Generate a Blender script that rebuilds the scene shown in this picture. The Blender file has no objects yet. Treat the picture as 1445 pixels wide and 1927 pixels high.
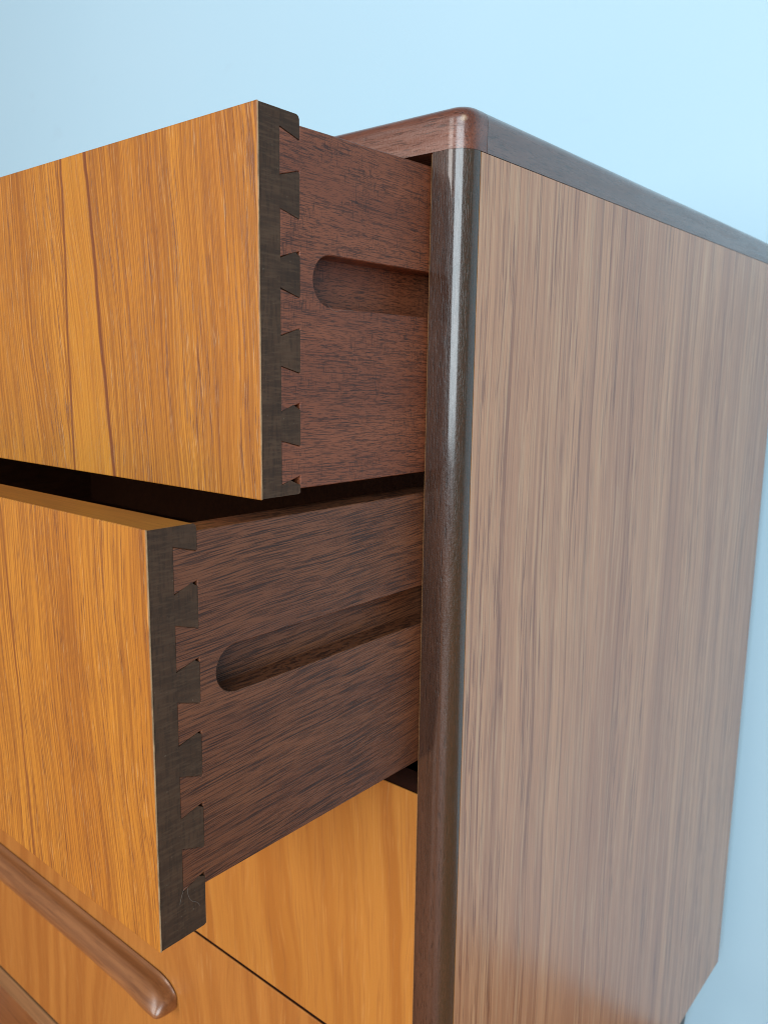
import bpy, bmesh, math, random
from mathutils import Vector, Matrix
random.seed(7)
sc = bpy.context.scene
COL = sc.collection

# ------------------------------------------------------------------ camera
CAM = Vector((0.18923, -0.27423, -0.08724))
YAW, PIT, ROL, FPX = 0.69472, -0.16911, 0.01405, 1524.3
fw = Vector((-math.sin(YAW)*math.cos(PIT), math.cos(YAW)*math.cos(PIT), math.sin(PIT)))
rt = Vector((math.cos(YAW), math.sin(YAW), 0)); up = rt.cross(fw)
r2 = rt*math.cos(ROL) + up*math.sin(ROL); u2 = -rt*math.sin(ROL) + up*math.cos(ROL)
cd = bpy.data.cameras.new('camera'); cam = bpy.data.objects.new('camera', cd); COL.objects.link(cam)
m = Matrix.Identity(4)
for i in range(3):
    m[i][0] = r2[i]; m[i][1] = u2[i]; m[i][2] = -fw[i]; m[i][3] = CAM[i]
cam.matrix_world = m
cd.sensor_fit = 'VERTICAL'; cd.sensor_height = 36; cd.sensor_width = 36
cd.lens = 36*FPX/1927.0
cd.clip_start = 0.01; cd.clip_end = 50
cd.dof.use_dof = True; cd.dof.focus_distance = 0.30; cd.dof.aperture_fstop = 22
sc.camera = cam
sc.render.resolution_x = 767; sc.render.resolution_y = 1024

# ------------------------------------------------------------------ light
w = bpy.data.worlds.new('World'); sc.world = w; w.use_nodes = True
bg = w.node_tree.nodes['Background']; bg.inputs[0].default_value = (0.80, 0.90, 1.0, 1); bg.inputs[1].default_value = 0.13

def area(name, loc, target, sx, sy, power, col):
    l = bpy.data.lights.new(name, 'AREA'); l.shape = 'RECTANGLE'; l.size = sx; l.size_y = sy
    l.energy = power; l.color = col
    o = bpy.data.objects.new(name, l); COL.objects.link(o); o.location = loc
    o.rotation_euler = (Vector(target)-Vector(loc)).to_track_quat('-Z', 'Y').to_euler()
    return o
area('window_light', (1.18, -2.42, 0.42), (0, 0, 0.10), 1.75, 1.55, 88, (0.80, 0.93, 1.0))
area('fill_light', (-0.90, -2.6, 0.4), (-0.4, 0.4, 0.2), 0.9, 1.6, 38, (1.0, 0.97, 0.93))  # added soft fill from front left, brightens the drawer fronts and wall

vs = sc.view_settings
vs.view_transform = 'Standard'; vs.look = 'None'; vs.exposure = 0.0; vs.gamma = 1.0; vs.use_curve_mapping = False
sc.render.film_transparent = False
sc.cycles.max_bounces = 8
sc.cycles.filter_width = 1.0

# ------------------------------------------------------------------ dimensions (metres)
W, D = 0.76, 0.45                   # chest width, depth
XD = 0.0177                         # drawer side plane is x = -XD
TH, PB = 0.0188, 0.0097             # drawer front thickness, depth of the pin base
ZF = -0.75                          # floor
ZB = -0.6253                        # bottom of the carcass
YW = 0.478                          # wall

# ------------------------------------------------------------------ node helpers
class NT:
    def __init__(s, name):
        s.m = bpy.data.materials.new(name); s.m.use_nodes = True
        s.t = s.m.node_tree; s.b = s.t.nodes['Principled BSDF']
        s.co = s.n('ShaderNodeTexCoord').outputs['Object']
        sp = s.n('ShaderNodeSeparateXYZ'); s.l(s.co, sp.inputs[0]); s.X, s.Y, s.Z = sp.outputs
    def n(s, k): return s.t.nodes.new(k)
    def l(s, a, b): s.t.links.new(a, b)
    def put(s, v, sock):
        if isinstance(v, (int, float)): sock.default_value = v
        elif isinstance(v, (tuple, list)): sock.default_value = tuple(v) + ((1,) if len(v) == 3 and len(sock.default_value) == 4 else ())
        else: s.l(v, sock)
    def mth(s, op, a, b=0.0, c=0.0, clamp=False):
        q = s.n('ShaderNodeMath'); q.operation = op; q.use_clamp = clamp
        s.put(a, q.inputs[0]); s.put(b, q.inputs[1]); s.put(c, q.inputs[2]); return q.outputs[0]
    def vec(s, x, y, z):
        q = s.n('ShaderNodeCombineXYZ'); s.put(x, q.inputs[0]); s.put(y, q.inputs[1]); s.put(z, q.inputs[2]); return q.outputs[0]
    def sv(s, v, k):
        q = s.n('ShaderNodeVectorMath'); q.operation = 'MULTIPLY'; s.l(v, q.inputs[0]); q.inputs[1].default_value = k; return q.outputs[0]
    def noise(s, v, sc=1.0, det=2.0, rough=0.5, dist=0.0):
        q = s.n('ShaderNodeTexNoise'); s.l(v, q.inputs['Vector']); q.inputs['Scale'].default_value = sc
        q.inputs['Detail'].default_value = det; q.inputs['Roughness'].default_value = rough; q.inputs['Distortion'].default_value = dist
        return q.outputs[0]
    def step(s, v, a, b, lo=0.0, hi=1.0):
        q = s.n('ShaderNodeMapRange'); q.interpolation_type = 'SMOOTHSTEP'; s.put(v, q.inputs[0])
        q.inputs[1].default_value = a; q.inputs[2].default_value = b; q.inputs[3].default_value = lo; q.inputs[4].default_value = hi
        return q.outputs[0]
    def mix(s, f, a, b, mode='MIX'):
        q = s.n('ShaderNodeMix'); q.data_type = 'RGBA'; q.blend_type = mode
        s.put(f, q.inputs[0]); s.put(a, q.inputs[6]); s.put(b, q.inputs[7]); return q.outputs[2]
    def bump(s, h, strength=0.3, dist=0.0005):
        q = s.n('ShaderNodeBump'); q.inputs['Strength'].default_value = strength; q.inputs['Distance'].default_value = dist
        s.l(h, q.inputs['Height']); s.l(q.outputs[0], s.b.inputs['Normal'])
    def out(s, col, rough=0.4, spec=0.5, coat=0.0, coat_r=0.2):
        s.put(col, s.b.inputs['Base Color']); s.put(rough, s.b.inputs['Roughness'])
        s.b.inputs['Specular IOR Level'].default_value = spec
        s.b.inputs['Coat Weight'].default_value = coat; s.b.inputs['Coat Roughness'].default_value = coat_r
        return s.m

# grain coordinates: a across the grain, g along it (both in metres)
def axes(k, across, along, third):
    d = dict(x=k.X, y=k.Y, z=k.Z); return d[across], d[along], d[third]

def teak_front(name, seed, lines=(), plain=0.0, tilt=0.0, band=False, base=((0.54, 0.216, 0.027), (0.44, 0.158, 0.020))):
    """gold-brown teak veneer, grain running up and down"""
    k = NT(name); x, z = k.X, k.Z
    dr = k.noise(k.vec(k.mth('MULTIPLY', x, 9), seed, k.mth('MULTIPLY', z, 5)), 1, 2)
    a = k.mth('ADD', k.mth('MULTIPLY_ADD', z, tilt, x), k.mth('MULTIPLY', dr, 0.028))
    V = lambda sa, sz, o: k.vec(k.mth('MULTIPLY', a, sa), o + seed, k.mth('MULTIPLY', z, sz))
    broad = k.noise(V(26, 1.2, 1.3), 1, 3, .55)
    med = k.noise(V(900, 9, 3.1), 1, 3, .6)
    fine = k.noise(V(1900, 30, 5.7), 1, 3, .65)
    pore = k.noise(V(2300, 75, 8.9), 1, 2, .5)
    fleck = k.noise(V(2300, 95, 12.9), 1, 2, .5)
    col = k.mix(k.step(broad, .33, .68), base[0], base[1])
    f1 = k.mth('MULTIPLY', k.step(med, .46, .66), .38*(1-plain))
    col = k.mix(f1, col, (0.30, 0.098, 0.016))
    for sc_, o_, st_ in ((300, 40.3, .45), (520, 44.1, .42), (900, 47.7, .40)):        # thin continuous growth lines
        rn = k.mth('ABSOLUTE', k.mth('SUBTRACT', k.noise(V(sc_, 2.5, o_), 1, 2, .5), .5))
        col = k.mix(k.step(rn, .006, .040, st_*(1-.6*plain), 0), col, (0.19, 0.055, 0.014))
    f2 = k.mth('MULTIPLY', k.step(fine, .50, .62), .66*(1-.55*plain))
    col = k.mix(f2, col, (0.27, 0.088, 0.015))
    mask = k.step(k.noise(V(420, 14, 20.2), 1, 2), .42, .60)
    f3 = k.mth('MULTIPLY', k.mth('MULTIPLY', k.step(pore, .54, .63), mask), .72*(1-.7*plain))
    col = k.mix(f3, col, (0.13, 0.038, 0.014))
    f4 = k.mth('MULTIPLY', k.mth('MULTIPLY', k.step(fleck, .60, .72), mask), .42*(1-.55*plain))
    col = k.mix(f4, col, (0.72, 0.42, 0.19))  # pale flecks: glint of light in the pores put into the colour
    jit = k.mth('MULTIPLY', k.mth('SUBTRACT', k.noise(k.vec(seed, 3.3, k.mth('MULTIPLY', z, 40)), 1, 3), .5), .0035)
    if band:                                        # a plain stripe between two growth lines
        e = []
        for (x0, x1, z0, z1, wd, st) in lines[:2]:
            e.append(k.mth('SUBTRACT', x, k.mth('ADD', k.mth('MULTIPLY_ADD', k.mth('SUBTRACT', z, z0), (x1-x0)/(z1-z0), x0), jit)))
        msk = k.mth('MULTIPLY', k.step(e[0], 0, .001), k.step(e[1], -.001, 0, 1, 0))
        soft = k.mix(k.step(fine, .4, .7), (0.54, 0.225, 0.027), (0.43, 0.155, 0.019))
        col = k.mix(k.mth('MULTIPLY', msk, .55), col, soft)
    for (x0, x1, z0, z1, wd, st) in lines:          # single dark growth lines
        cx = k.mth('ADD', k.mth('MULTIPLY_ADD', k.mth('SUBTRACT', z, z0), (x1-x0)/(z1-z0), x0), jit)
        dd = k.mth('ABSOLUTE', k.mth('SUBTRACT', x, cx))
        col = k.mix(k.step(dd, wd*.25, wd, st, 0), col, (0.17, 0.048, 0.016))
    k.bump(k.mth('SUBTRACT', k.mth('MULTIPLY', fleck, .6), k.mth('MULTIPLY', k.step(pore, .56, .7), mask)), .28, .0004)
    r = k.mth('MULTIPLY_ADD', fine, .25, .30)
    return k.out(col, r, .45)

def cathedral(name, seed, cx, amp, base):
    """flat-sawn veneer: soft arched growth figure"""
    k = NT(name); x, z = k.X, k.Z
    wob = k.noise(k.vec(k.mth('MULTIPLY', x, 12), seed, k.mth('MULTIPLY', z, 6)), 1, 3)
    dx = k.mth('ADD', k.mth('SUBTRACT', x, cx), k.mth('MULTIPLY', k.mth('SUBTRACT', wob, .5), .03))
    para = k.mth('MULTIPLY', k.mth('MULTIPLY', dx, dx), amp)
    ph = k.mth('MULTIPLY_ADD', z, 6.5, para)
    rad = k.mth('SQRT', k.mth('ADD', k.mth('MULTIPLY', dx, dx), k.mth('MULTIPLY', k.mth('ADD', z, .75), k.mth('MULTIPLY', k.mth('ADD', z, .75), .05))))
    ring = k.noise(k.vec(k.mth('MULTIPLY', rad, 95), seed+4.0, k.mth('MULTIPLY', z, 1.5)), 1, 3, .55)
    fine = k.noise(k.vec(k.mth('MULTIPLY', dx, 900), seed, k.mth('MULTIPLY', z, 22)), 1, 3, .6)
    fleck = k.noise(k.vec(k.mth('MULTIPLY', dx, 700), seed+8, k.mth('MULTIPLY', z, 30)), 1, 2, .6)
    col = k.mix(k.step(ring, .36, .66), base[0], base[1])
    col = k.mix(k.mth('MULTIPLY', k.step(fine, .5, .7), .38), col, (0.26, 0.085, 0.018))
    col = k.mix(k.mth('MULTIPLY', k.step(fleck, .58, .75), .16), col, (0.80, 0.42, 0.14))
    k.bump(fine, .10, .0003)
    return k.out(col, k.mth('MULTIPLY_ADD', fine, .2, .30), .5)

def mahogany_side(name, seed, base, dark, strong=False):
    """drawer side: dark pores along y; the first kind also has short upright ray ticks"""
    k = NT(name); y, z = k.Y, k.Z
    dr = k.noise(k.vec(seed, k.mth('MULTIPLY', y, 14 if strong else 10), k.mth('MULTIPLY', z, 30)), 1, 2)
    a = k.mth('ADD', k.mth('MULTIPLY_ADD', y, -.05 if strong else .02, z), k.mth('MULTIPLY', dr, .0042 if strong else .002))
    V = lambda sy, sa, o: k.vec(k.mth('MULTIPLY_ADD', k.X, 700, o+seed), k.mth('MULTIPLY', y, sy), k.mth('MULTIPLY', a, sa))
    broad = k.noise(V(9, 60, 1.1), 1, 3, .55)
    col = k.mix(k.step(broad, .3, .72), base[0], base[1])
    if strong:
        p1 = k.noise(V(38, 2100, 4.4), 1, 3, .6); p2 = k.noise(V(80, 3200, 7.7), 1, 2, .5)
        m1 = k.step(k.noise(V(25, 160, 9.2), 1, 2), .36, .60)
        s1 = k.mth('MULTIPLY', k.step(p1, .50, .60), k.mth('MULTIPLY_ADD', m1, .28, .55))
        s2 = k.mth('MULTIPLY', k.step(p2, .52, .62), .65)
        col = k.mix(s1, col, dark); col = k.mix(s2, col, dark); h = k.mth('MAXIMUM', s1, s2)
    else:
        p1 = k.noise(V(260, 3600, 4.4), 1, 2, .6, .1); p2 = k.noise(V(85, 2600, 7.7), 1, 2, .55)
        m1 = k.step(k.noise(V(30, 110, 9.2), 1, 3, .6), .36, .62)
        s1 = k.mth('MULTIPLY', k.step(p1, .52, .61), k.mth('MULTIPLY_ADD', m1, .25, .5))
        s2 = k.mth('MULTIPLY', k.step(p2, .53, .63), .62)
        t = k.noise(k.vec(seed+3.0, k.mth('MULTIPLY', y, 2300), k.mth('MULTIPLY', z, 240)), 1, 2, .5)
        mt = k.step(k.noise(k.vec(seed+6.0, k.mth('MULTIPLY', y, 60), k.mth('MULTIPLY', z, 75)), 1, 3, .6), .46, .60)
        s3 = k.mth('MULTIPLY', k.mth('MULTIPLY', k.step(t, .57, .64), mt), .60)
        for q in (s1, s2, s3): col = k.mix(q, col, dark)
        h = k.mth('MAXIMUM', k.mth('MAXIMUM', s1, s2), s3)
    k.bump(k.mth('MULTIPLY', h, -1), .25, .0003)
    return k.out(col, .44, .35)

def end_grain(name, seed):
    k = NT(name)
    a = k.noise(k.vec(seed, k.mth('MULTIPLY', k.Y, 900), k.mth('MULTIPLY', k.Z, 120)), 1, 3, .6)
    b = k.noise(k.sv(k.co, (1, 60, 60)), 1, 3, .6)
    c = k.noise(k.vec(seed, k.mth('MULTIPLY', k.Y, 160), k.mth('MULTIPLY', k.Z, 1300)), 1, 3, .6)
    sp = k.noise(k.sv(k.co, (900, 900, 900)), 1, 1)
    rnd = k.n('ShaderNodeObjectInfo').outputs['Random']
    col = k.mix(k.step(b, .3, .7), (0.094, 0.051, 0.029), (0.062, 0.034, 0.020))
    col = k.mix(k.mth('MULTIPLY', k.step(a, .46, .62), .50), col, (0.034, 0.021, 0.014))
    col = k.mix(k.mth('MULTIPLY', k.step(c, .46, .64), .60), col, (0.108, 0.064, 0.038))
    ring = k.noise(k.vec(k.mth('MULTIPLY_ADD', rnd, 9, seed), k.mth('MULTIPLY', k.Y, 45), k.mth('MULTIPLY', k.Z, 330)), 1, 2, .6)
    col = k.mix(k.mth('MULTIPLY', k.step(ring, .50, .62), .45), col, (0.040, 0.023, 0.015))
    col = k.mix(k.mth('MULTIPLY', rnd, .35), col, (0.045, 0.026, 0.016))
    col = k.mix(k.mth('MULTIPLY', k.step(sp, .74, .80), .55), col, (0.20, 0.16, 0.12))
    k.bump(c, .18, .0002)
    return k.out(col, .60, .2)

def dark_lipping(name, seed, along, base, dark, light, gloss=.22):
    """solid dark wood with a satin lacquer over open pores"""
    k = NT(name); g = dict(x=k.X, y=k.Y, z=k.Z)[along]
    others = [v for q, v in (('x', k.X), ('y', k.Y), ('z', k.Z)) if q != along]
    V = lambda s, l, o: k.vec(k.mth('MULTIPLY_ADD', others[0], s, o+seed), k.mth('MULTIPLY', others[1], s), k.mth('MULTIPLY', g, l))
    broad = k.noise(V(130, 7, 1.), 1, 3, .55, .4)
    fine = k.noise(V(1100, 75, 2.), 1, 3, .6)
    pore = k.noise(V(1500, 140, 3.), 1, 2, .5, .5)
    col = k.mix(k.step(broad, .32, .68), base, dark)
    col = k.mix(k.mth('MULTIPLY', k.step(fine, .50, .70), .5), col, light)
    col = k.mix(k.mth('MULTIPLY', k.step(pore, .56, .68), .7), col, tuple(c*.35 for c in dark))
    if along == 'z':           # curly figure on the returned edge of the post
        cur = k.noise(k.sv(k.co, (600, 600, 420)), 1, 2, .5, 2.2)
        msk = k.step(k.X, -.0050, -.0020)
        col = k.mix(k.mth('MULTIPLY', k.mth('MULTIPLY', k.step(cur, .48, .56), msk), .75), col, (0.026, 0.016, 0.009))
        col = k.mix(k.mth('MULTIPLY', msk, .30), col, (0.075, 0.050, 0.022))
    else:                      # knocked corner where the lacquer is gone
        v = k.n('ShaderNodeVectorMath'); v.operation = 'DISTANCE'; k.l(k.co, v.inputs[0]); v.inputs[1].default_value = (-.0032, .0016, .0112)
        dd = k.mth('ADD', v.outputs['Value'], k.mth('MULTIPLY', k.noise(k.sv(k.co, (900, 900, 900)), 1, 2), .0016))
        col = k.mix(k.step(dd, .0014, .0026, .6, 0), col, (0.50, 0.34, 0.20))
    grit = k.noise(k.sv(k.co, (1300, 1300, 650)), 1, 2, .6)
    k.bump(k.mth('MULTIPLY_ADD', k.step(pore, .5, .7), -.5, grit), .42, .0005)
    k.l(k.step(k.noise(V(260, 18, 6.), 1, 3, .6), .35, .68, gloss*.75, gloss*1.5), k.b.inputs['Coat Roughness'])
    m_ = k.out(col, .42, .4, 1.0, gloss)
    return m_

def panel_veneer(name, seed):
    """pinkish brown veneer on the chest's side, grain upright"""
    k = NT(name); y, z = k.Y, k.Z
    dr = k.noise(k.vec(seed, k.mth('MULTIPLY', y, 8), k.mth('MULTIPLY', z, 3.5)), 1, 2)
    a = k.mth('ADD', y, k.mth('MULTIPLY', dr, .016))
    V = lambda sa, sz, o: k.vec(o+seed, k.mth('MULTIPLY', a, sa), k.mth('MULTIPLY', z, sz))
    broad = k.noise(V(38, 1.2, 1.), 1, 3, .6); med = k.noise(V(260, 2.2, 2.), 1, 3, .65)
    dash = k.noise(V(800, 24, 3.), 1, 2, .6); lng = k.noise(V(380, 3, 4.), 1, 3, .6); lite = k.noise(V(620, 13, 5.), 1, 3, .6)
    fin = k.noise(V(1500, 30, 8.), 1, 2, .6)
    msk = k.step(k.noise(V(70, 3, 7.), 1, 2), .40, .58)
    col = k.mix(k.step(broad, .34, .66), (0.60, 0.300, 0.150), (0.47, 0.212, 0.103))
    col = k.mix(k.mth('MULTIPLY', k.step(med, .46, .62), .48), col, (0.34, 0.145, 0.072))
    col = k.mix(k.mth('MULTIPLY', k.step(lite, .50, .66), .50), col, (0.67, 0.42, 0.235))
    col = k.mix(k.mth('MULTIPLY', k.step(fin, .50, .64), .35), col, (0.26, 0.10, 0.045))
    col = k.mix(k.mth('MULTIPLY', k.mth('MULTIPLY', k.step(dash, .54, .64), msk), .70), col, (0.17, 0.055, 0.025))
    col = k.mix(k.mth('MULTIPLY', k.step(lng, .57, .65), .58), col, (0.21, 0.068, 0.028))
    k.bump(k.mth('MULTIPLY', k.mth('MAXIMUM', k.step(dash, .55, .66), k.step(lng, .6, .68)), -1), .15, .0003)
    return k.out(col, .45, .3, .75, .25)

def plain(name, col, rough=.5, var=.25, scale=(60, 60, 60), spec=.4):
    k = NT(name); nz = k.noise(k.sv(k.co, scale), 1, 3, .6)
    return k.out(k.mix(k.step(nz, .3, .7), col, tuple(c*(1-var) for c in col)), rough, spec)

def handle_wood(name):
    k = NT(name)
    a = k.noise(k.sv(k.co, (7, 260, 260)), 1, 3, .6); b = k.noise(k.sv(k.co, (40, 900, 900)), 1, 2, .6)
    col = k.mix(k.step(a, .32, .68), (0.31, 0.125, 0.045), (0.20, 0.074, 0.026))
    col = k.mix(k.mth('MULTIPLY', k.step(b, .52, .7), .4), col, (0.12, 0.042, 0.018))
    return k.out(col, .33, .5, .4, .18)

def wall_paint():
    k = NT('wall_paint')
    a = k.noise(k.sv(k.co, (2.2, 2.2, 2.2)), 1, 3, .5); b = k.noise(k.sv(k.co, (150, 150, 150)), 1, 3, .6)
    col = k.mix(k.step(a, .3, .7), (0.525, 0.752, 0.895), (0.51, 0.74, 0.885))
    sm = k.noise(k.sv(k.co, (9, 9, 16)), 1, 3, .6)
    col = k.mix(k.step(sm, .66, .74, 0, .10), col, (0.42, 0.56, 0.68))
    k.bump(b, .12, .001)
    return k.out(col, .75, .2)

def floor_wood():
    k = NT('floor_wood')
    a = k.noise(k.sv(k.co, (4, 90, 1)), 1, 3, .6); b = k.noise(k.sv(k.co, (20, 500, 1)), 1, 2, .6)
    col = k.mix(k.step(a, .3, .7), (0.64, 0.22, 0.06), (0.50, 0.16, 0.042))
    col = k.mix(k.mth('MULTIPLY', k.step(b, .5, .7), .35), col, (0.2, 0.06, 0.018))
    return k.out(col, .38, .5)

M = dict(
    f1=teak_front('teak_veneer_upper', 2.7, tilt=.06, band=True, lines=((-.1372, -.1384, -.003, -.125, .0013, .85), (-.1190, -.1076, -.003, -.129, .0018, .95),
        (-.1395, -.1412, -.003, -.125, .0007, .5), (-.1010, -.0943, -.003, -.13, .0007, .45))),
    f2=teak_front('teak_veneer_second', 11.2, tilt=.05, lines=((-.1105, -.1010, -.134, -.276, .0010, .7),)),
    f3=cathedral('teak_veneer_third', 21.4, -.30, 40, ((0.46, 0.180, 0.032), (0.37, 0.128, 0.021))),
    f4=cathedral('teak_veneer_fourth', 33.8, -.245, 40, ((0.44, 0.168, 0.034), (0.35, 0.120, 0.023))),
    edge=plain('teak_edge', (0.40, 0.160, 0.024), .38, .25, (30, 900, 900)),
    pale=plain('veneer_edge', (0.50, 0.31, 0.16), .5, .5, (500, 500, 200)),
    s1=mahogany_side('mahogany_ticked', 3.3, ((0.275, 0.085, 0.037), (0.200, 0.057, 0.025)), (0.028, 0.011, 0.008)),
    s2=mahogany_side('mahogany_streaked', 7.9, ((0.205, 0.071, 0.029), (0.150, 0.049, 0.021)), (0.026, 0.010, 0.007), True),
    end=end_grain('end_grain', 1.7),
    post=dark_lipping('dark_post_wood', 5.1, 'z', (0.066, 0.026, 0.014), (0.040, 0.016, 0.009), (0.100, 0.042, 0.023), .12),
    topx=dark_lipping('red_rail_wood', 9.1, 'x', (0.185, 0.060, 0.032), (0.120, 0.037, 0.020), (0.24, 0.085, 0.046), .26),
    topy=dark_lipping('red_rail_wood_side', 14.1, 'y', (0.150, 0.075, 0.055), (0.11, 0.052, 0.040), (0.19, 0.095, 0.07), .24),
    panel=panel_veneer('side_veneer', 6.6),
    rail=plain('bottom_rail_wood', (0.30, 0.145, 0.062), .4, .3, (12, 400, 400)),
    inner=plain('carcass_inside', (0.11, 0.038, 0.022), .55, .4, (40, 40, 300)),
    handle=handle_wood('handle_wood'), leg=plain('leg_wood', (0.06, 0.042, 0.030), .4, .4, (200, 200, 20)),
    wall=wall_paint(), floor=floor_wood(), hair=plain('lint', (0.26, 0.23, 0.20), .6, .2))

# ------------------------------------------------------------------ mesh helpers
def mesh_obj(name, bm, mats, parent=None, shade=None, bevel=0.0, segs=2):
    bmesh.ops.recalc_face_normals(bm, faces=bm.faces)
    me = bpy.data.meshes.new(name); bm.to_mesh(me); bm.free()
    if not isinstance(mats, (list, tuple)): mats = [mats]
    for q in mats: me.materials.append(q)
    o = bpy.data.objects.new(name, me); COL.objects.link(o)
    if parent is not None: attach(o, parent)
    if bevel:
        md = o.modifiers.new('edge_wear', 'BEVEL'); md.width = bevel; md.segments = segs; md.limit_method = 'ANGLE'; md.angle_limit = math.radians(40)
        md.harden_normals = False
    if shade:
        me.shade_smooth(); me.set_sharp_from_angle(angle=math.radians(shade))
    return o
def world_loc(o):
    v = Vector(o.location)
    while o.parent: o = o.parent; v += Vector(o.location)
    return v
def attach(o, parent):
    o.parent = parent; o.location = -world_loc(parent)          # mesh coordinates stay the chest's own
def empty(name, loc, parent=None):
    o = bpy.data.objects.new(name, None); COL.objects.link(o); o.empty_display_size = .02
    if parent is not None: o.parent = parent; o.location = Vector(loc) - world_loc(parent)
    else: o.location = loc
    return o
def box(bm, x0, x1, y0, y1, z0, z1):
    v = [bm.verts.new((x, y, z)) for x in (x0, x1) for y in (y0, y1) for z in (z0, z1)]
    for f in ((0, 1, 3, 2), (4, 6, 7, 5), (0, 4, 5, 1), (2, 3, 7, 6), (0, 2, 6, 4), (1, 5, 7, 3)):
        bm.faces.new([v[i] for i in f])
def prism_x(bm, poly, x0, x1):
    """poly of (y, z) pushed from x0 to x1"""
    a = [bm.verts.new((x0, y, z)) for y, z in poly]; b = [bm.verts.new((x1, y, z)) for y, z in poly]
    bm.faces.new(a[::-1]); bm.faces.new(b)
    n = len(poly)
    for i in range(n): bm.faces.new((a[i], a[(i+1) % n], b[(i+1) % n], b[i]))
def prism_z(bm, poly, z0, z1):
    a = [bm.verts.new((x, y, z0)) for x, y in poly]; b = [bm.verts.new((x, y, z1)) for x, y in poly]
    bm.faces.new(a[::-1]); bm.faces.new(b)
    n = len(poly)
    for i in range(n): bm.faces.new((a[i], a[(i+1) % n], b[(i+1) % n], b[i]))
def by_normal(o, rule):
    for f in o.data.polygons: f.material_index = rule(f.normal)
def boxo(name, par, mat, *a, bevel=0.0):
    bm = bmesh.new(); box(bm, *a); return mesh_obj(name, bm, mat, par, bevel=bevel)

# ------------------------------------------------------------------ setting
bm = bmesh.new(); box(bm, -2.6, 2.6, YW, YW+.10, ZF-.05, 1.9); wall = mesh_obj('wall', bm, M['wall']); wall['kind'] = 'structure'
bm = bmesh.new(); box(bm, -2.6, 2.6, -2.6, YW-.002, ZF-.05, ZF); floor = mesh_obj('floor', bm, M['floor']); floor['kind'] = 'structure'

# ------------------------------------------------------------------ the chest
chest = empty('chest_of_drawers', (-W/2, D/2, ZF))
chest['label'] = 'teak chest of drawers with two top drawers pulled open, against pale blue wall'
chest['category'] = 'chest of drawers'

R = .0093
def post_poly(mir):
    p = [(-.0171, 0.0004), (-.0167, 0)]
    for i in range(13):
        a = math.radians(90*i/12); p.append((-R+R*math.sin(a), R-R*math.cos(a)))
    p += [(-.0171, R)]
    return [((-W-x if mir else x), y) for x, y in p]
for mir in (False, True):
    bm = bmesh.new(); prism_z(bm, post_poly(mir), ZB, -.0001); mesh_obj('post', bm, M['post'], chest, shade=25)
    X = (lambda a: -W-a) if mir else (lambda a: a)
    xs = sorted((X(-.0160), X(-.0008)))
    boxo('side_board', chest, M['inner'], xs[0], xs[1], R+.0003, D-.001, ZB+.0005, -.0002)
    xs = sorted((X(-.0007), X(0.0)))
    v = boxo('side_panel', chest, [M['panel'], M['edge']], xs[0], xs[1], R+.0004, D, ZB, -.0003)
    by_normal(v, lambda n: 0 if abs(n.x) > .9 else 1)
    xs = sorted((X(-.01728), X(-.01714)))
    boxo('edge_veneer', chest, M['rail'], xs[0], xs[1], .0002, .03, ZB+.02, -.0006)

# top: front rail (wraps both corners), side strips, centre board
def arc_prof(z0, z1, r, n=6):
    pr = [(0, z0), (0, z1-r)]
    for i in range(1, n+1):
        a = math.radians(90*i/n); pr.append((r-r*math.cos(a), z1-r+r*math.sin(a)))
    return pr
def swept(bm, path, prof):
    """path: list of ((x, y), (nx, ny)); prof: list of (inset, z)"""
    rings = [[bm.verts.new((p[0]-n[0]*i, p[1]-n[1]*i, z)) for i, z in prof] for p, n in path]
    for a, b in zip(rings, rings[1:]):
        for j in range(len(prof)-1): bm.faces.new((a[j], b[j], b[j+1], a[j+1]))
    return rings
YJ, ZT, RT = .0136, .0164, .0050
path = [((-W, YJ), (-1, 0))]
for i in range(11):
    a = math.radians(180-90*-i/10) if 0 else math.radians(180+90*i/10)
    path.append(((-W+R+R*math.cos(a), R+R*math.sin(a)), (math.cos(a), math.sin(a))))
for i in range(11):
    a = math.radians(270+90*i/10)
    path.append(((-R+R*math.cos(a), R+R*math.sin(a)), (math.cos(a), math.sin(a))))
path.append(((0, YJ), (1, 0)))
bm = bmesh.new(); rg = swept(bm, path, arc_prof(0, ZT, RT))
bm.faces.new([r[-1] for r in rg]); bm.faces.new([r[0] for r in rg][::-1]); bm.faces.new(rg[0] + rg[-1][::-1])
mesh_obj('front_rail', bm, M['topx'], chest, shade=50)
for mir in (False, True):
    X = -W if mir else 0; nx = -1 if mir else 1
    bm = bmesh.new(); pth = [((X, y), (nx, 0)) for y in (YJ+.0003, .1, .2, .3, D)]
    rg = swept(bm, pth, arc_prof(0, ZT-.0001, RT))
    ex = [(bm.verts.new((X-nx*.03, y, ZT-.0001)), bm.verts.new((X-nx*.03, y, 0))) for (_, y), _ in pth]
    for i in range(len(pth)-1):
        bm.faces.new((rg[i][-1], rg[i+1][-1], ex[i+1][0], ex[i][0])); bm.faces.new((ex[i][0], ex[i+1][0], ex[i+1][1], ex[i][1])); bm.faces.new((ex[i][1], ex[i+1][1], rg[i+1][0], rg[i][0]))
    for i in (0, -1): bm.faces.new(rg[i] + [ex[i][0], ex[i][1]])
    mesh_obj('side_rail', bm, M['topy'], chest, shade=50)
boxo('top_board', chest, M['edge'], -W+.0303, -.0303, YJ+.0003, D-.001, .0005, ZT-.0004)
boxo('back_board', chest, M['inner'], -W+.0172, -.0172, D-.008, D-.002, ZB+.002, -.0004)
boxo('bottom_board', chest, M['rail'], -W+.0175, -.0175, .0030, D-.009, -.6305, -.6120, bevel=.0008)
boxo('drawer_divider', chest, M['inner'], -W+.0175, -.0175, .034, .058, -.2800, -.2770)
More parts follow.
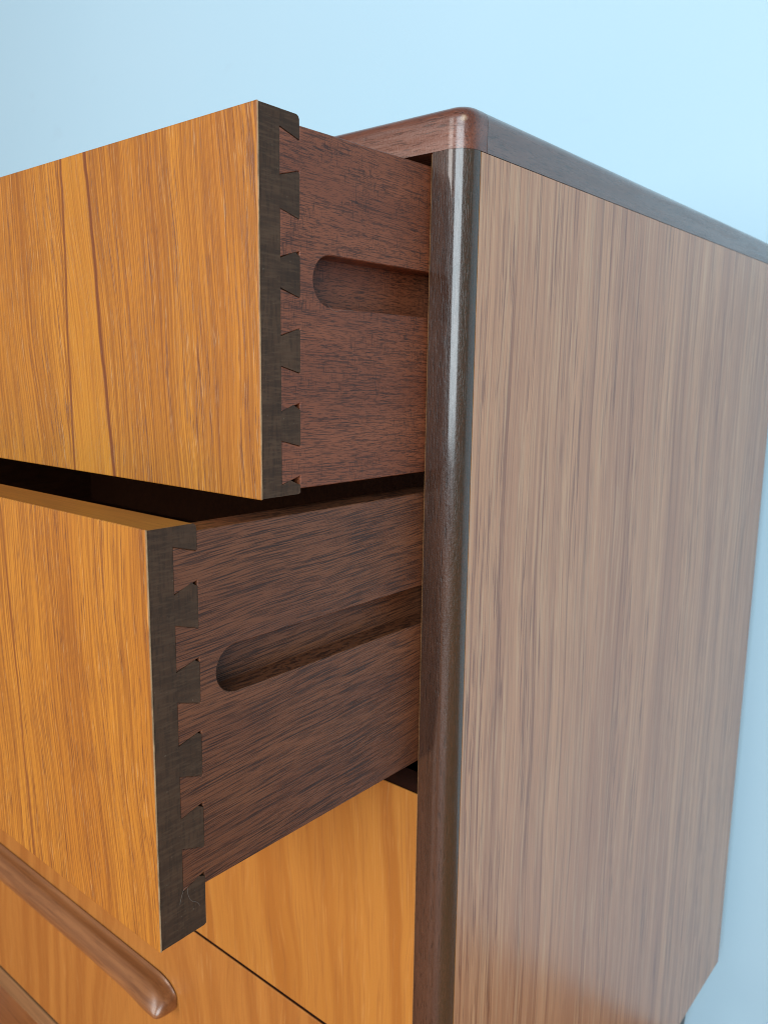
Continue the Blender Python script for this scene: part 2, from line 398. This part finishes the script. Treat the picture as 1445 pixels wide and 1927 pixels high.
# legs
def leg(x, y):
    bm = bmesh.new(); a = .0155; b = .010
    vs_ = []
    for s, z in ((b, ZF), (a, -.6700), (a, -.6284)):
        vs_.append([bm.verts.new((x+i*s, y+j*s, z)) for i, j in ((-1, -1), (1, -1), (1, 1), (-1, 1))])
    for p, q in zip(vs_, vs_[1:]):
        for i in range(4): bm.faces.new((p[i], p[(i+1) % 4], q[(i+1) % 4], q[i]))
    bm.faces.new(vs_[0][::-1]); bm.faces.new(vs_[-1])
    mesh_obj('leg', bm, M['leg'], chest, bevel=.002)
for x in (-.033, -W+.033):
    for y in (.030, .4145): leg(x, y)

# ------------------------------------------------------------------ drawers
def handle(par, y0, zt, wood):
    """long carved pull with a rounded paddle end"""
    prof = [(0, -.0003), (-.0010, -.0028), (-.0030, -.0045), (-.0055, -.0050), (-.0082, -.0054), (-.0112, -.0078), (-.0142, -.0112), (-.0166, -.0146),
            (-.0175, -.0174), (-.0164, -.0200), (-.0125, -.0216), (-.0060, -.0224), (0, -.0228)]
    x1, x0 = -.2085, -W+.2085
    bm = bmesh.new(); rings = []; H = .0228
    es = [0, .0004, .0011, .0022, .0038, .0060, .0090, .0125, .0165, .021, .027, .035, .045, .060, .085, .12]
    xs = [x0+e for e in es] + [x1-e for e in es[::-1]]
    for x in xs:
        e = min(x-x0, x1-x)
        k = min(1, e/.021); drop = .0125*(1-math.sqrt(1-(1-k)**2.2)) # the top edge curves down at the ends
        q = min(1, e/.0045); dep = .50+.50*math.sqrt(max(0, 1-(1-q)**2))
        lift = .0040*(1-min(1, e/.0045))**2                          # rounded lower corner
        pad = 1 + .10*math.exp(-((e-.014)/.016)**2)                  # fuller just before the end
        ring = []
        for (y, z) in prof:
            f = -z/H                                                 # 0 at the top, 1 at the bottom
            ring.append(bm.verts.new((x, y0 + y*dep*pad*(.86-.10*min(1, e/.12)) - .0002, zt - drop - f*(H-drop-lift))))
        rings.append(ring)
    for a, b in zip(rings, rings[1:]):
        for j in range(len(prof)-1): bm.faces.new((a[j], b[j], b[j+1], a[j+1]))
        bm.faces.new((a[-1], b[-1], b[0], a[0]))
    bm.faces.new(rings[0]); bm.faces.new(rings[-1][::-1])
    o = mesh_obj('handle', bm, wood, par, shade=75)
    md = o.modifiers.new('smooth', 'SUBSURF'); md.levels = 1; md.render_levels = 2
    return o

def drawer(label, d, zt, zb, st, sb, fm, sm, pins=None, slot=None, tilt=(0, 0), chips=()):
    """d: how far the front stands out; zt..zb front; st..sb side boards"""
    yf = -d; yb = yf+TH; yp = yf+PB; ve = .0009; xe = -XD; xi = xe-.0150; xl = -W+XD
    root = empty('drawer', (-W/2, yf+.2, zb), chest); root['label'] = label
    # veneer on the face
    bm = bmesh.new(); box(bm, xl, xe+.0002, yf, yf+ve, zb, zt)
    v = mesh_obj('front_veneer', bm, [fm, M['pale']], root, bevel=.0007)
    by_normal(v, lambda n: 1 if n.x > .9 else 0)
    # core board with a rounded back top corner
    rb = .0017
    cap = [(yb-rb+rb*math.sin(math.radians(a)), zt-.0003-rb+rb*math.cos(math.radians(a))) for a in range(0, 91, 15)]
    bm = bmesh.new(); prism_x(bm, [(yf+ve+.0001, zb+.0004), (yf+ve+.0001, zt-.0003)] + cap + [(yb, zb+.0009), (yb-.0009, zb+.0004)], xl, xi if pins else xe)
    o = mesh_obj('front_board', bm, [M['edge'] if pins else M['inner'], M['end']], root, shade=30); by_normal(o, lambda n: 1 if abs(n.x) > .9 else 0)  # closed drawers: shade on their top edge put into a darker wood colour
    if pins:
        bm = bmesh.new(); prism_x(bm, [(yf+ve+.0001, zb+.0004), (yf+ve+.0001, zt-.0003), (yp, zt-.0003), (yp, zb+.0004)], xi, xe)
        o = mesh_obj('front_end', bm, [M['end'], M['edge']], root); by_normal(o, lambda n: 1 if n.z > .7 else 0)
        g = .00012
        n = len(pins)
        for i, (b0, b1, t0, t1) in enumerate(pins):
            c = chips[i] if i < len(chips) else .0004
            j = [random.uniform(-.00018, .00018) for _ in range(4)]
            if i == 0: pl = [(yp+.00002, zt-.0003)] + cap + [(yb, t1+g), (yp+.00002, b1+g)]
            elif i == n-1: pl = [(yp+.00002, b0-g), (yb-c*1.9, t0-g-c*.35), (yb-c*.6, t0-g-c*1.0), (yb, t0-g-c*1.15), (yb, zb+.0009), (yb-.0009, zb+.0004), (yp+.00002, zb+.0004)]
            else: pl = [(yp+.00002, b0-g+j[0]), (yb-c*1.5, t0-g-c*.1+j[1]), (yb-c*.5, t0-g-c*.8), (yb, t0-g-c), (yb, t1+g+.0003+j[2]), (yb-.0003, t1+g+j[2]), (yp+.00002, b1+g+j[3])]
            bm = bmesh.new(); prism_x(bm, pl, xi, xe-random.uniform(0, .00012))
            o = mesh_obj('dovetail_pin', bm, [M['end'], M['edge']], root)
            by_normal(o, lambda q: 1 if (q.z > .6 and i == 0) else 0)
    # box
    L = .405; ye = yb+L-TH
    if pins:
        pl = [(yb, st+tilt[0]), (ye, st+tilt[1]*(ye-yb)/(0-yb))]
        z0, z1, ys = slot; rr = (z0-z1)/2
        pl += [(ye, z0)] + [(ys+rr-rr*math.sin(math.radians(a)), (z0+z1)/2+rr*math.cos(math.radians(a))) for a in range(0, 181, 12)] + [(ye, z1)]
        pl += [(ye, sb), (yb, sb)]
        for i in range(n-1, 0, -1):       # tails that fill the sockets between the pins
            b0, b1, t0, t1 = pins[i]; pb1, pt1 = pins[i-1][1], pins[i-1][3]
            pl += [(yb, t0), (yp+.00008, b0), (yp+.00008, pb1), (yb, pt1)] if i < n-1 or t0 > sb+.0003 else [(yb, t0), (yp+.00008, b0), (yp+.00008, pb1), (yb, pt1)]
        bm = bmesh.new(); prism_x(bm, pl, xe-.0106, xe-.0001)
        box(bm, xi, xe-.0107, yb+.0001, ye, sb, st+tilt[0]*.5-.0004)
        mesh_obj('drawer_side', bm, sm, root, bevel=.0003, segs=1)
    else:
        boxo('drawer_side', root, sm, xe-.015, xe-.0008, yb+.0002, ye, sb, st)
    boxo('drawer_side', root, sm, xl+.0008, xl+.015, yb+.0002, ye, sb, st)
    boxo('drawer_back', root, sm, xl+.0155, xi-.0005, ye-.010, ye, sb+.004, st-.004)
    boxo('drawer_base', root, M['inner'], xl+.0155, xi-.0005, yb+.0004, ye-.0105, sb+.009, sb+.013)
    handle(root, yf, zt-.0452, M['handle'])
    for s in (0, 1):          # runners fixed to the carcass, in the side grooves
        if slot:
            z0, z1 = slot[:2]
            a, b = (-XD-.0096, -.0176) if not s else (-W+.0176, -W+XD+.0052)
            if s == 0: boxo('drawer_runner', chest, M['inner'], a, b, .020, D-.02, z1+.0015, z0-.0015)
    return root

P1 = [(0, -.0083, 0, -.0108), (-.0232, -.0336, -.0206, -.0361), (-.0493, -.0594, -.0466, -.0619), (-.0750, -.0852, -.0723, -.0876), (-.1007, -.1107, -.0979, -.1131), (-.1262, 0, -.1237, 0)]
P2 = [(0, -.1411, 0, -.1436), (-.1564, -.1664, -.1534, -.1692), (-.1819, -.1921, -.1793, -.1949), (-.2070, -.2177, -.2046, -.2206), (-.2327, -.2434, -.2303, -.2464), (-.2590, 0, -.2557, 0)]
drawer('top drawer, half pulled out, reddish side with fine ticks', .0914, -.0026, -.1305, -.0055, -.1282, M['f1'], M['s1'], P1, (-.0461, -.0641, -.0661), (-.0006, .0010), (0, .0007, .0014, .0005, .0022, .0026))
drawer('second drawer, pulled out furthest, dark streaked side', .1374, -.1343, -.2760, -.1372, -.2602, M['f2'], M['s2'], P2, (-.1783, -.1953, -.1118), (0, 0), (0, .0016, .0013, .0010, .0014, .0013))
drawer('closed drawer below the two open ones', -.0006, -.2768, -.4299, -.2795, -.4200, M['f3'], M['inner'])
drawer('closed bottom drawer with its carved pull showing', -.0006, -.4319, -.6042, -.4345, -.5950, M['f4'], M['inner'])

# ------------------------------------------------------------------ lint caught on the wood
def hair(name, label, pts, r=.00003):
    cu = bpy.data.curves.new(name, 'CURVE'); cu.dimensions = '3D'; cu.bevel_depth = r; cu.bevel_resolution = 1
    sp = cu.splines.new('NURBS'); sp.points.add(len(pts)-1); sp.use_endpoint_u = True; sp.order_u = 3
    c0 = Vector(pts[0])
    for q, p in zip(sp.points, pts): q.co = (*(Vector(p)-c0), 1)
    tmp = bpy.data.objects.new(name, cu); me = bpy.data.meshes.new_from_object(tmp); bpy.data.objects.remove(tmp); bpy.data.curves.remove(cu)
    me.materials.append(M['hair']); o = bpy.data.objects.new(name, me); COL.objects.link(o); o.location = c0
    o['label'] = label; o['category'] = 'hair'; o['group'] = 'stray hairs caught on the drawers'
xh = -XD+.00012
hair('hair_strand', 'fine pale hair curling over the bottom corner of the second drawer', [(xh, -.1292, -.2625), (xh, -.1280, -.2580), (xh+.0004, -.1262, -.2568), (xh+.0003, -.1262, -.2605), (xh, -.1245, -.2640), (xh+.0003, -.1222, -.2650), (xh, -.1212, -.2672)])
hair('hair_strand', 'fine pale hair lying along the groove of the top drawer', [(xh, -.0590, -.0632), (xh+.0003, -.0570, -.0650), (xh, -.0548, -.0655), (xh+.0004, -.0520, -.0645), (xh, -.0480, -.0648), (xh+.0002, -.0455, -.0642)])
